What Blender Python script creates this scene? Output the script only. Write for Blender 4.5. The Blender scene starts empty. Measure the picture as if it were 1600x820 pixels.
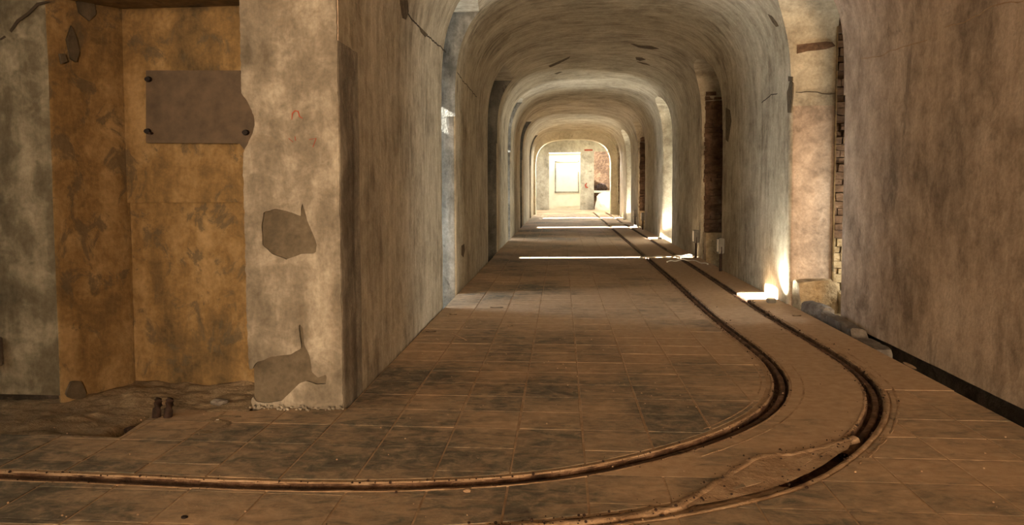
import bpy, bmesh, math, random
import numpy as np
from mathutils import Vector, Matrix, noise
from mathutils.geometry import tessellate_polygon
random.seed(7)
C = bpy.context.scene.collection
SC = bpy.context.scene

# ------------------------------------------------------------------ camera
F, PX, PY, VX, VY, H = 1300., 752., 372., 878., 290., 1.4
_d = Vector(((VX-PX)/F, -(VY-PY)/F, 1.)).normalized()
_x = Vector((_d.z, 0, -_d.x)).normalized()
_z = _x.cross(_d)
if _z.y < 0: _z = -_z
RW = Matrix((_x, _d, _z))                       # rows: world axes seen by the camera
def ray(px, py): return RW @ Vector(((px-PX)/F, -(py-PY)/F, 1.))
def onz(px, py, z=0.): r = ray(px, py); return Vector((0,0,H)) + r*((z-H)/r.z)
def onx(px, py, x): r = ray(px, py); return Vector((0,0,H)) + r*(x/r.x)
def ony(px, py, y): r = ray(px, py); return Vector((0,0,H)) + r*(y/r.y)
cam = bpy.data.cameras.new('camera'); co = bpy.data.objects.new('camera', cam); C.objects.link(co)
cam.sensor_width = 36; cam.lens = F/1600*36
cam.shift_x = -(PX-800)/1600; cam.shift_y = (PY-410)/1600
cam.clip_start = .05; cam.clip_end = 300
R_, U_, B_ = RW @ Vector((1,0,0)), RW @ Vector((0,1,0)), -(RW @ Vector((0,0,1)))
co.matrix_world = Matrix(((R_.x,U_.x,B_.x,0),(R_.y,U_.y,B_.y,0),(R_.z,U_.z,B_.z,H),(0,0,0,1)))
SC.camera = co

# ------------------------------------------------------------------ world, sun, big lights, exposure
w = bpy.data.worlds.new('sky'); SC.world = w; w.use_nodes = True
bg = w.node_tree.nodes['Background']; bg.inputs[0].default_value = (.62,.76,1,1); bg.inputs[1].default_value = 3.
vs = SC.view_settings; vs.view_transform = 'Standard'; vs.look = 'None'; vs.gamma = 1; vs.exposure = .64

def look(o, d):
    o.rotation_mode = 'QUATERNION'; o.rotation_quaternion = Vector(d).to_track_quat('-Z', 'Y')
def area(name, loc, d, sx, sy, power, col):
    l = bpy.data.lights.new(name, 'AREA'); l.shape = 'RECTANGLE'; l.size = sx; l.size_y = sy
    l.energy = power; l.color = col
    o = bpy.data.objects.new(name, l); C.objects.link(o); o.location = loc; look(o, d); return o
SUN_D = Vector((1, .08, -.56))
sl = bpy.data.lights.new('sun', 'SUN'); sl.energy = 90; sl.angle = math.radians(.53); sl.color = (1,.94,.82)
so = bpy.data.objects.new('sun', sl); C.objects.link(so); look(so, SUN_D)
WARM = (1,.70,.44); DAY = (.93,.97,1.); CREAM = (1,.95,.80)
# added warm fills: one far behind the camera, one in the left passage
area('rear_fill', (.9,-13.6,2.2), (0,1,0), 4.4, 3.8, 2700, WARM)
area('side_passage_fill', (-6.4,2.2,2.2), (1,.22,-.05), 2.4, 3.0, 45, (1,.86,.62))  # added fill, brightens the right wall and the left floor

# ------------------------------------------------------------------ materials
def nt(m):
    m.use_nodes = True; t = m.node_tree; t.nodes.clear()
    o = t.nodes.new('ShaderNodeOutputMaterial'); b = t.nodes.new('ShaderNodeBsdfPrincipled')
    t.links.new(b.outputs[0], o.inputs[0]); return t, b
class N:
    def __init__(s, t): s.t = t
    def n(s, k, **kw):
        x = s.t.nodes.new(k)
        for a, v in kw.items(): setattr(x, a, v)
        return x
    def l(s, a, b): s.t.links.new(a, b)
    def pos(s, scale):
        g = s.n('ShaderNodeNewGeometry'); m = s.n('ShaderNodeMapping'); m.inputs['Scale'].default_value = scale
        s.l(g.outputs['Position'], m.inputs['Vector']); return m.outputs[0]
    def noise(s, vec, scale, detail=5, rough=.55, dist=0):
        x = s.n('ShaderNodeTexNoise'); x.inputs['Scale'].default_value = scale; x.inputs['Detail'].default_value = detail
        x.inputs['Roughness'].default_value = rough; x.inputs['Distortion'].default_value = dist
        s.l(vec, x.inputs['Vector']); return x.outputs['Fac']
    def ramp(s, f, stops):
        r = s.n('ShaderNodeValToRGB'); e = r.color_ramp.elements
        while len(e) < len(stops): e.new(.5)
        for k, (p, c) in enumerate(stops):
            e[k].position = p; e[k].color = (c,c,c,1) if isinstance(c, (int,float)) else (*c,1)
        s.l(f, r.inputs[0]); return r.outputs[0]
    def mix(s, f, a, b, mode='MIX'):
        x = s.n('ShaderNodeMix', data_type='RGBA', blend_type=mode)
        for i, v in ((0, f), (6, a), (7, b)):
            if isinstance(v, (int,float)): x.inputs[i].default_value = v
            elif isinstance(v, tuple): x.inputs[i].default_value = (*v,1)
            else: s.l(v, x.inputs[i])
        return x.outputs[2]
    def math(s, op, a, b=0.):
        x = s.n('ShaderNodeMath', operation=op)
        for i, v in ((0,a),(1,b)):
            if isinstance(v, (int,float)): x.inputs[i].default_value = v
            else: s.l(v, x.inputs[i])
        return x.outputs[0]
def finish(n, b, col, hgt, strength, dist, rough=.9):
    n.l(col, b.inputs['Base Color']); b.inputs['Roughness'].default_value = rough
    b.inputs['Specular IOR Level'].default_value = .25
    bm = n.n('ShaderNodeBump'); bm.inputs['Strength'].default_value = strength; bm.inputs['Distance'].default_value = dist
    n.l(hgt, bm.inputs['Height']); n.l(bm.outputs[0], b.inputs['Normal'])
def plaster(name, dark, mid, light, stain, streak=(1,5.5,1.05), st_th=.60, st_amt=.7, sscale=1.7, bump=.45, blotch=1.2):
    m = bpy.data.materials.new(name); t, b = nt(m); n = N(t)
    P = n.pos((1,1,1)); S = n.pos(streak)
    big = n.noise(P, blotch, 7, .62, .4); stk = n.noise(S, 1.6, 7, .66, .25); fine = n.noise(P, 34, 4, .6)
    med = n.noise(P, 6.5, 6, .65, .6)
    f = n.math('ADD', n.math('MULTIPLY', big, .40), n.math('ADD', n.math('MULTIPLY', stk, .34), n.math('MULTIPLY', med, .26)))
    col = n.ramp(f, [(.385, dark), (.495, mid), (.60, light)])
    sn = n.noise(n.pos((1.1,1.1,.8)), sscale, 9, .68, .7)
    col = n.mix(n.math('MULTIPLY', n.ramp(sn, [(st_th, 0.), (st_th+.07, 1.)]), st_amt), col, stain)
    fr = n.ramp(fine, [(.3,.80), (.7,1.08)])
    col = n.mix(1., col, fr, 'MULTIPLY')
    h = n.math('ADD', n.math('MULTIPLY', fine, .35), n.math('ADD', n.math('MULTIPLY', med, .9), stk))
    finish(n, b, col, h, bump, .018); return m
M = {}
M['wall'] = plaster('aged_plaster', (.20,.168,.118), (.41,.358,.262), (.58,.52,.395), (.13,.11,.075), st_th=.63, st_amt=.5)
M['wallR'] = plaster('pinkish_plaster', (.23,.175,.13), (.455,.35,.26), (.62,.50,.39), (.16,.125,.095), streak=(1,3.2,1.4), st_th=.58, st_amt=.55)
M['vault'] = plaster('vault_plaster', (.20,.165,.11), (.38,.33,.23), (.52,.47,.36), (.16,.11,.06), streak=(.9,7,.9), st_th=.66, st_amt=.55, sscale=1.2)
M['pier'] = plaster('pier_plaster', (.11,.095,.07), (.215,.187,.145), (.40,.365,.295), (.20,.165,.12), streak=(3,3,.8), st_th=.60, st_amt=.6, sscale=3.2, bump=.6, blotch=2.2)
M['ochre'] = plaster('ochre_plaster', (.08,.056,.027), (.20,.128,.052), (.31,.215,.105), (.085,.07,.045), streak=(3.2,3.2,.7), st_th=.54, st_amt=.7, sscale=5, bump=.6, blotch=1.8)
M['grey'] = plaster('grey_plaster', (.07,.06,.04), (.15,.132,.092), (.33,.30,.225), (.085,.07,.045), streak=(3,3,.7), st_th=.60, st_amt=.6, sscale=2.0, bump=.5, blotch=2.)
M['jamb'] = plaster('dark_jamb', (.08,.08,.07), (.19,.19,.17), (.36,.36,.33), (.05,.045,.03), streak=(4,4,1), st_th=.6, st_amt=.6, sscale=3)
M['jambdark'] = plaster('shaded_jamb', (.03,.03,.024), (.07,.068,.055), (.13,.125,.10), (.03,.02,.012), streak=(4,4,1), st_th=.6, st_amt=.6, sscale=3)  # darker jamb copy: the shade of the unlit gaps is in its colour
M['render'] = plaster('bare_render', (.055,.045,.03), (.095,.077,.052), (.14,.115,.08), (.12,.09,.06), streak=(3,3,2), st_th=.7, sscale=4, bump=.3)
M['brick'] = plaster('rough_brick', (.05,.03,.018), (.12,.07,.04), (.22,.14,.085), (.05,.03,.02), streak=(4,4,6), st_th=.60, st_amt=.7, sscale=6, bump=1.)
M['stone'] = plaster('rubble_stone', (.20,.14,.07), (.38,.29,.17), (.52,.42,.27), (.12,.08,.04), streak=(5,5,9), st_th=.58, st_amt=.6, sscale=9, bump=1.)
M['earth'] = plaster('dry_earth', (.12,.085,.05), (.25,.185,.115), (.36,.28,.18), (.07,.05,.03), streak=(3,6,3), st_th=.6, sscale=4, bump=1.)
M['gap_shade'] = plaster('shaded_gap_earth', (.03,.025,.02), (.06,.05,.04), (.12,.10,.08), (.02,.015,.01), streak=(5,5,5), sscale=6, bump=1.)  # earth darkened to carry the shade of the gaps under the walls
M['kerb'] = plaster('kerb_stone', (.07,.06,.05), (.15,.13,.11), (.28,.26,.23), (.06,.045,.035), streak=(3,3,4), st_th=.57, sscale=5, bump=.9)
M['mud'] = plaster('dusty_mortar', (.26,.165,.095), (.40,.27,.165), (.50,.36,.235), (.12,.065,.035), streak=(6,6,6), st_th=.62, st_amt=.75, sscale=9, bump=.9, blotch=5)
M['rust'] = plaster('rusted_channel', (.045,.026,.016), (.12,.066,.04), (.24,.145,.09), (.025,.014,.01), streak=(6,6,6), st_th=.58, sscale=10, bump=1., blotch=6)
def floor_mat(name, dustlo, dusthi, rnd=True):
    m = bpy.data.materials.new(name); t, b = nt(m); n = N(t)
    P = n.pos((1,1,1)); S = n.pos((1.6,3.4,1))
    dust = n.ramp(n.noise(P, 14, 6, .6), [(.3,(.40,.275,.17)), (.7,(.54,.39,.255))])
    body = n.ramp(n.noise(P, 9, 8, .7, .5), [(.34,(.085,.075,.058)), (.50,(.16,.14,.105)), (.66,(.36,.28,.19))])
    q = n.noise(P, .75, 3, .5); s = n.noise(S, 3.2, 8, .72, .8)
    f = n.math('ADD', n.math('MULTIPLY', q, .62), n.math('MULTIPLY', s, .50))
    if rnd:
        oi = n.n('ShaderNodeObjectInfo')
        f = n.math('ADD', f, n.math('MULTIPLY', n.math('SUBTRACT', oi.outputs['Random'], .5), .07))
    sx = n.n('ShaderNodeSeparateXYZ'); n.l(P, sx.inputs[0])
    f = n.math('ADD', f, n.math('MULTIPLY', sx.outputs[0], .018))
    yy_ = n.math('MULTIPLY', n.math('SUBTRACT', sx.outputs[1], 5.2), .045)
    f = n.math('ADD', f, n.math('MINIMUM', n.math('MAXIMUM', yy_, 0.), .085))
    k = n.ramp(f, [(dustlo, 0.), (dusthi, 1.)])
    col = n.mix(k, body, dust)
    h = n.math('ADD', n.math('MULTIPLY', n.noise(P, 60, 4), .4), n.math('MULTIPLY', s, .8))
    finish(n, b, col, h, .4, .008, .85); return m
M['tile'] = floor_mat('dusty_cement_tile', .50, .68)
M['slab'] = floor_mat('dusty_cast_slab', .40, .56, False)
M['grout'] = plaster('sandy_joint', (.30,.20,.12), (.42,.29,.18), (.50,.37,.25), (.17,.11,.07), streak=(3,3,3), st_th=.66, sscale=4, bump=.5, blotch=3)
def flat(name, col, rough=.6, metal=0., var=.25, scale=12):
    m = bpy.data.materials.new(name); t, b = nt(m); n = N(t)
    v = n.ramp(n.noise(n.pos((1,1,1)), scale, 6, .6), [(.3, tuple(c*(1-var) for c in col)), (.7, tuple(min(1,c*(1+var)) for c in col))])
    finish(n, b, v, n.noise(n.pos((1,1,1)), scale*3, 3), .15, .003, rough); b.inputs['Metallic'].default_value = metal; return m
M['plate'] = flat('dull_steel_plate', (.085,.06,.038), .6, .15, .28, 9)
M['bolt'] = flat('black_bolt', (.012,.008,.007), .5, .3)
M['iron'] = flat('rusted_iron', (.035,.02,.014), .8, .2, .6, 30)
M['red'] = flat('red_mark', (.26,.06,.035), .9)
M['cream'] = plaster('cream_ring_plaster', (.42,.38,.28), (.62,.57,.44), (.74,.70,.57), (.3,.26,.18), st_th=.66)
M['crack'] = flat('dark_crack', (.05,.038,.026), .95)
M['chip'] = flat('old_mortar', (.10,.075,.045), .95, 0, .5, 20)
M['white'] = flat('white_paint', (.75,.72,.64), .6, 0, .06)
M['cable'] = flat('pale_cable', (.6,.58,.52), .5, 0, .1)
M['steel'] = flat('grey_lamp_housing', (.11,.105,.09), .5, .4)
M['leaf'] = flat('dry_leaf', (.10,.065,.035), .9)
M['door'] = flat('cream_door_paint', (.80,.77,.60), .6, 0, .08, 3)
M['endwall'] = plaster('far_wall_plaster', (.22,.20,.15), (.36,.33,.26), (.48,.45,.36), (.14,.12,.08), streak=(2,2,1), st_th=.6, sscale=2)

# ------------------------------------------------------------------ helpers
def link(name, me, mat=None, parent=None):
    o = bpy.data.objects.new(name, me); C.objects.link(o)
    if mat is not None and me is not None: me.materials.append(M[mat] if isinstance(mat, str) else mat)
    if parent: o.parent = parent
    return o
def mesh(name, vs_, fs, mat=None, parent=None, smooth=False, ang=40):
    me = bpy.data.meshes.new(name); me.from_pydata([tuple(v) for v in vs_], [], fs); me.update()
    if smooth:
        me.polygons.foreach_set('use_smooth', [True]*len(me.polygons)); me.set_sharp_from_angle(angle=math.radians(ang))
    return link(name, me, mat, parent)
def bobj(name, bm, mat=None, parent=None, smooth=False, ang=40):
    bmesh.ops.recalc_face_normals(bm, faces=bm.faces)
    me = bpy.data.meshes.new(name); bm.to_mesh(me); bm.free()
    if smooth:
        me.polygons.foreach_set('use_smooth', [True]*len(me.polygons)); me.set_sharp_from_angle(angle=math.radians(ang))
    return link(name, me, mat, parent)
def struct(o): o['kind'] = 'structure'; return o
def stuff(o): o['kind'] = 'stuff'; return o
def tag(o, label, cat, group=None):
    o['label'] = label; o['category'] = cat
    if group: o['group'] = group
    return o
def empty(name, loc): o = bpy.data.objects.new(name, None); C.objects.link(o); o.location = loc; return o
def box(bm, a, b, bev=0.):
    vs_ = [bm.verts.new((x,y,z)) for x in (a[0],b[0]) for y in (a[1],b[1]) for z in (a[2],b[2])]
    fs = [bm.faces.new([vs_[i] for i in q]) for q in ((0,1,3,2),(4,6,7,5),(0,4,5,1),(2,3,7,6),(0,2,6,4),(1,5,7,3))]
    if bev: bmesh.ops.bevel(bm, geom=list({e for f in fs for e in f.edges}), offset=bev, segments=2, affect='EDGES')
def boxes(name, lst, mat, parent=None, bev=0.):
    bm = bmesh.new()
    for a, b in lst: box(bm, a, b, bev)
    return bobj(name, bm, mat, parent)
def nz(p, s=1., k=0.): return noise.noise(Vector((p[0]*s+k, p[1]*s+k*.7, p[2]*s-k)))
def rock(name, c, r, mat, parent=None, seed=0., sub=2, flatten=1., rough=.35):
    bm = bmesh.new(); bmesh.ops.create_icosphere(bm, subdivisions=sub, radius=1)
    r = r if isinstance(r, tuple) else (r,r,r)
    for v in bm.verts:
        k = 1 + rough*nz(v.co, 1.6, seed)+rough*.4*nz(v.co, 4., seed)
        v.co = Vector((v.co.x*k*r[0], v.co.y*k*r[1], v.co.z*k*r[2]*flatten)) + Vector(c)
    return bobj(name, bm, mat, parent)
def tube(name, pts, r, mat, parent=None, seg=8, wob=0.):
    vs_, fs = [], []; n = len(pts); pts = [Vector(p) for p in pts]
    for i, p in enumerate(pts):
        t = (pts[min(i+1,n-1)]-pts[max(i-1,0)]).normalized()
        a = t.cross(Vector((0,0,1)) if abs(t.z) < .9 else Vector((1,0,0))).normalized(); b = t.cross(a)
        rr = r if not callable(r) else r(i/(n-1))
        for k in range(seg):
            q = 2*math.pi*k/seg; rk = rr*(1+wob*nz(p+a*math.cos(q)*rr*3, 14, k))
            vs_.append(p+a*math.cos(q)*rk+b*math.sin(q)*rk)
    for i in range(n-1):
        for k in range(seg):
            fs.append((i*seg+k, i*seg+(k+1)%seg, (i+1)*seg+(k+1)%seg, (i+1)*seg+k))
    fs += [tuple(range(seg))[::-1], tuple((n-1)*seg+k for k in range(seg))]
    return mesh(name, vs_, fs, mat, parent, True, 60)
def sheet(name, outer, holes, to3, depth, mat, parent=None):
    """flat sheet with holes; to3(u,v,d) gives the point at depth d behind the face"""
    loops = [outer]+holes
    tris = tessellate_polygon([[Vector((u,v,0)) for u,v in L] for L in loops])
    flatp = [p for L in loops for p in L]; n = len(flatp)
    vs_ = [to3(u,v,0) for u,v in flatp]+[to3(u,v,depth) for u,v in flatp]
    fs = [tuple(t) for t in tris]+[tuple(i+n for i in t[::-1]) for t in tris]
    k = 0
    for L in loops:
        m_ = len(L)
        for i in range(m_): fs.append((k+i, k+(i+1)%m_, k+(i+1)%m_+n, k+i+n))
        k += m_
    bm = bmesh.new(); bv = [bm.verts.new(v) for v in vs_]
    for f in fs:
        try: bm.faces.new([bv[i] for i in f])
        except ValueError: pass
    return bobj(name, bm, mat, parent)
def jag(poly, amp, step=.02, seed=0):
    out = []
    for i, p in enumerate(poly):
        q = poly[(i+1) % len(poly)]; L = math.dist(p, q); n = max(1, int(L/step))
        nx, ny = (q[1]-p[1])/max(L,1e-6), -(q[0]-p[0])/max(L,1e-6)
        for k in range(n):
            t = k/n; u, v = p[0]+(q[0]-p[0])*t, p[1]+(q[1]-p[1])*t
            a = amp*(noise.noise(Vector((u*22+seed, v*22, seed)))*.7 + noise.noise(Vector((u*60, v*60+seed, seed)))*.5)
            out.append((u+nx*a, v+ny*a))
    return out
def block(name, plan, z0, z1, mat, step=.15, amp=.006, zfade=None, parent=None, zstep=.18, smooth=True):
    """vertical block over a plan polygon (counter-clockwise), faces gently uneven"""
    per = []
    n = len(plan)
    for i in range(n):
        p, q = Vector(plan[i]), Vector(plan[(i+1)%n]); k = max(1, int((q-p).length/step))
        d = (q-p).normalized(); nr = Vector((d.y, -d.x))
        for j in range(k): per.append((p+(q-p)*j/k, nr, j == 0))
    for i in range(len(per)):                     # corner normals
        if per[i][2]:
            a = per[i][1]; b = per[i-1][1]; per[i] = (per[i][0], (a+b).normalized() if (a+b).length > .1 else a, True)
    nzv = max(1, int((z1-z0)/zstep)); vs_, fs = [], []; m_ = len(per)
    for k in range(nzv+1):
        z = z0+(z1-z0)*k/nzv
        fd = 1. if zfade is None else max(0., min(1., (zfade-z)/.5))
        for p, nr, _ in per:
            a = amp*(nz((p.x,p.y,z), 2.2)+.5*nz((p.x,p.y,z), 7.))*fd
            vs_.append((p.x+nr.x*a, p.y+nr.y*a, z))
    for k in range(nzv):
        for i in range(m_): fs.append((k*m_+i, k*m_+(i+1)%m_, (k+1)*m_+(i+1)%m_, (k+1)*m_+i))
    fs += [tuple(range(m_))[::-1], tuple(nzv*m_+i for i in range(m_))]
    return mesh(name, vs_, fs, mat, parent, smooth, 50)
def arc(c, r, a0, a1, n=5):
    return [(c[0]+r*math.cos(math.radians(a0+(a1-a0)*i/n)), c[1]+r*math.sin(math.radians(a0+(a1-a0)*i/n))) for i in range(n+1)]

# ------------------------------------------------------------------ tunnel dimensions
XL, XR, XR1, SPR, CRN, NE = -1.37, 2.62, 2.85, 2.3, 4.02, 3.2
GL = [(9.5,10.71), (15.43,17.7), (21.25,22.35), (27.34,29.1), (35.6,36.9)]
GR = [(8.84,9.95), (14.05,16.05), (20.3,22.15), (26.8,29.2), (32.2,34.5), (38.4,39.9)]
YF, YE = 5.06, 41.2
PW, PE = -3.4, 4.6                                  # outer ends of the cross passages

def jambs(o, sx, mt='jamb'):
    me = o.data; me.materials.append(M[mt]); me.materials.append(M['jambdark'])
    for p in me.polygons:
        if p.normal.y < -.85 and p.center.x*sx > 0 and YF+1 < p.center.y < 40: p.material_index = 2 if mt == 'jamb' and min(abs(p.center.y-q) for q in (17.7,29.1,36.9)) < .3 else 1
# left wall: pier blocks between the gaps
ys = [5.56]+[v for g in GL for v in g]+[YE]
for i in range(0, len(ys), 2):
    y0, y1 = ys[i], ys[i+1]; r = .03
    pl = [(PW,y1),(PW,y0)]+arc((XL-r,y0+r), r, -90, 0, 3)+arc((XL-r,y1-r), r, 0, 90, 3)
    if i == 0: pl = [(PW,y1),(PW,y0),(XL,y0)]+arc((XL-r,y1-r), r, 0, 90, 3)
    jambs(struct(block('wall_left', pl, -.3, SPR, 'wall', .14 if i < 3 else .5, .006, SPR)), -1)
# right wall
struct(block('wall_right', [(XR1,-14.),(PE+.4,-14.),(PE+.4,8.84)]+arc((XR1+.05,8.84-.05), .05, 90, 180, 4), .0, SPR, 'wallR', .16, .007, SPR))
struct(block('wall_right', [(XR1+.09,-14.),(PE+.4,-14.),(PE+.4,8.84),(XR1+.09,8.84)], -.3, .02, 'gap_shade', .12, .03, None, None, .06))  # set-back base, gutter shade painted by its dark colour
ys = [v for g in GR for v in g][1:]+[YE]
for i in range(0, len(ys), 2):
    y0, y1 = ys[i], ys[i+1]; r = .05
    pl = arc((XR+r,y1-r), r, 90, 180, 4)+arc((XR+r,y0+r), r, 180, 270, 4)
    if i == 0: pl += [(3.13,y0),(3.13,y0+.32),(PE,y0+.32),(PE,y1)]
    elif i in (2,6): pl += [(3.19,y0),(PE,y0),(PE,y1)]
    else: pl += [(PE,y0),(PE,y1)]
    struct(block('wall_right', pl, -.3, SPR, 'wall', .14 if i < 3 else .5, .006, SPR))
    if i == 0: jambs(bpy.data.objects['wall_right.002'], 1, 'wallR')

# the vaults
def sup(u): return max(0., 1-abs(u)**NE)**(1/NE)
def vault_prof(xa, xb, zs=SPR, zc=CRN, n=26):
    c, h = (xa+xb)/2, (xb-xa)/2; out = []
    for i in range(2*n+1):
        t = math.pi*(1-i/(2*n)); u = math.copysign(abs(math.cos(t))**(2/NE), math.cos(t)); v = abs(math.sin(t))**(2/NE)
        out.append((c+h*u, zs+(zc-zs)*v))
    return out
def prism_y(prof, y0, y1):
    bm = bmesh.new(); a = [bm.verts.new((x,y0,z)) for x,z in prof]; b = [bm.verts.new((x,y1,z)) for x,z in prof]
    bm.faces.new(a); bm.faces.new(b[::-1]); n = len(prof)
    for i in range(n): bm.faces.new((a[i],b[i],b[(i+1)%n],a[(i+1)%n]))
    bmesh.ops.recalc_face_normals(bm, faces=bm.faces); return bm
def cutters(gl, gr, notch=None):
    bm = bmesh.new()
    if notch: box(bm, *notch)
    def add(prof, x0, x1):
        a = [bm.verts.new((x0,y,z)) for y,z in prof]; b = [bm.verts.new((x1,y,z)) for y,z in prof]
        bm.faces.new(a); bm.faces.new(b[::-1]); n = len(prof)
        for i in range(n): bm.faces.new((a[i],b[i],b[(i+1)%n],a[(i+1)%n]))
    for y0, y1 in gl:
        add([(y0,1.9),(y1,1.9),(y1,3.62),((y0+y1)/2,3.66),(y0,3.62)], PW-.4, .2)
    for y0, y1 in gr:
        sp_ = 3.0 if round(y0,2) in (8.84, 20.3, 32.2) else 2.7
        c, h = (y0+y1)/2, (y1-y0)/2
        arcp = [(c+h*math.copysign(abs(math.cos(a))**.8, math.cos(a)), sp_+(3.58-sp_)*math.sin(a)**.8) for a in [math.pi*i/14 for i in range(1,14)]]
        add([(y0,1.9),(y1,1.9),(y1,sp_)]+arcp+[(y0,sp_)], 1.2, PE)
    bmesh.ops.recalc_face_normals(bm, faces=bm.faces)
    me = bpy.data.meshes.new('cut'); bm.to_mesh(me); bm.free()
    o = bpy.data.objects.new('cut', me); C.objects.link(o); return o
def cut(o, gl, gr, notch=None):
    c = cutters(gl, gr, notch); md = o.modifiers.new('b', 'BOOLEAN'); md.operation = 'DIFFERENCE'; md.object = c; md.solver = 'EXACT'
    bpy.context.view_layer.update(); dg = bpy.context.evaluated_depsgraph_get()
    me = bpy.data.meshes.new_from_object(o.evaluated_get(dg)); o.modifiers.clear(); old = o.data; o.data = me; me.name = 'ceiling'
    bpy.data.objects.remove(c)
    me.polygons.foreach_set('use_smooth', [True]*len(me.polygons)); me.set_sharp_from_angle(angle=math.radians(25))
TOP = 4.5
YC = 9.3
p1 = vault_prof(XL, XR1); v1 = struct(bobj('ceiling', prism_y([(PW-.3,SPR)]+p1+[(PE+.4,SPR),(PE+.4,TOP),(PW-.3,TOP)], 5.56, YC), 'vault'))
cut(v1, [GL[0]], [GR[0]]); jambs(v1, -1)
def halves(o):
    me = o.data; k = len(me.materials); me.materials.append(M['wallR']); me.materials.append(M['wall'])
    for p in me.polygons:
        if p.material_index == 0: p.material_index = k if p.center.x > .74 else k+1
halves(v1)
p2 = vault_prof(XL, XR); v2 = struct(bobj('ceiling', prism_y([(PW-.3,SPR)]+p2+[(PE+.4,SPR),(PE+.4,TOP),(PW-.3,TOP)], YC, YE), 'wall'))
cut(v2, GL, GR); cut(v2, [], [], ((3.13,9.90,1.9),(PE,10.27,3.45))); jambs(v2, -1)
# front strip of the first vault, over the pier and the blind recess
struct(bobj('ceiling', prism_y([(-1.97,SPR)]+p1+[(PE+.4,SPR),(PE+.4,TOP),(-1.97,TOP)], YF+.02, 5.56), 'vault'))
halves(bpy.data.objects['ceiling.002'])
# crossing where the camera stands
struct(boxes('ceiling', [((-7.3,-14.3,4.3),(PE+.4,YF+.02,4.6))], 'vault'))
struct(block('wall_right', [(XR1,-14.),(PE+.4,-14.),(PE+.4,YF+.02),(XR1,YF+.02)], SPR, 4.3, 'wallR', .3, 0))
struct(boxes('wall_back', [((-7.3,-14.3,-.3),(5.,-14.,4.3))], 'wall'))
struct(boxes('wall_left', [((-7.3,-14.,-.3),(-7.,YF+.6,4.3))], 'wall'))
struct(boxes('wall_left', [((-2.1,-14.,-.3),(-1.6,-1.5,4.3))], 'wall'))  # added unseen wall, shades the left recess from the rear lamp

# ------------------------------------------------------------------ front-left wall with the blind recess
struct(block('wall_front', [(-7.,5.10),(-3.27,5.10),(-3.06,5.50),(-3.06,5.75),(-7.,5.75)], .045, 4.3, 'grey', .14, .012))
struct(block('wall_front', [(-7.,5.17),(-3.32,5.17),(-3.06,5.55),(-3.06,5.75),(-7.,5.75)], -.3, .06, 'gap_shade', .12, .02))  # set-back strip, the shadow gap under the wall as dark colour
spl = struct(block('wall_splay', [(-3.30,5.12),(-3.275,5.095),(-3.255,5.10),(-2.99,5.49),(-2.99,5.56),(-3.07,5.56)], -.1, 2.62, 'ochre', .1, .009))
spl.name = 'trim_1'
bk = struct(block('wall_recess', [(-3.05,5.50),(-1.9,5.50),(-1.9,5.75),(-3.05,5.75)], 1.30, 2.62, 'ochre', .1, .006))
struct(block('wall_recess', [(-3.05,5.53),(-1.9,5.53),(-1.9,5.75),(-3.05,5.75)], -.3, 1.30, 'ochre', .1, .010))
struct(block('wall_front', [(-3.3,5.08),(-1.97,5.08),(-1.97,5.75),(-3.3,5.75)], 2.62, 4.3, 'ochre', .15, .008))
# the pier with its broken plaster face
pc = [(388,155),(380,150)]
def P2(px, py, y=YF): q = ony(px, py, y); return (q.x, q.z)
ntch = [P2(*p) for p in [(377,146),(384,157),(391,170),(396,183),(397,195),(394,208),(388,221),(382,232),(378,240)]]
xe = -1.975
core_out = [(XL,-.3),(XL,4.3),(xe,4.3),(xe,ntch[0][1])]+[(x-.006,z) for x,z in ntch]+[(xe,ntch[-1][1]),(xe,-.3)]
pier = struct(block('wall_pier', [(xe+.02,YF+.022),(XL-.012,YF+.022),(XL-.012,5.56),(xe+.02,5.56)], -.3, ntch[-1][1]-.03, 'render', .3, 0))
struct(block('wall_pier', [(xe+.02,YF+.022),(XL-.012,YF+.022),(XL-.012,5.56),(xe+.02,5.56)], ntch[0][1]+.03, 4.3, 'render', .3, 0)).parent = pier
struct(block('wall_pier', [(ntch[4][0]+.01,YF+.022),(XL-.012,YF+.022),(XL-.012,5.56),(ntch[4][0]+.01,5.56)], ntch[-1][1]-.03, ntch[0][1]+.03, 'render', .3, 0)).parent = pier
holeA = jag([P2(*p) for p in [(409,350),(412,331),(430,326),(456,332),(470,338),(471,313),(475,325),(480,345),(488,362),(495,382),(493,396),(470,397),(447,405),(425,397),(410,383)]], .006, .03, 3)
holeB = jag([P2(*p) for p in [(400,566),(430,556),(455,553),(470,545),(468,520),(466,504),(473,512),(476,540),(484,556),(487,580),(497,590),(512,584),(509,600),(495,600),(478,595),(468,598),(455,612),(440,626),(420,630),(400,628),(391,615),(388,588)]], .008, .025, 9)
zb = P2(388,575)[1]
fo = [(XL-.004,-.06),(XL-.004,4.3),(xe-.012,4.3),(xe-.012,ntch[0][1]+.01)]+[(x+.004,z) for x,z in ntch]+[(xe-.012,ntch[-1][1]-.01)]
fo += [(xe-.012,zb+.3),(xe-.004,zb),(xe+.012,zb-.03),(xe+.03,zb-.15),(xe+.012,.14),(xe+.005,.03),(xe+.02,-.06)]
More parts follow.
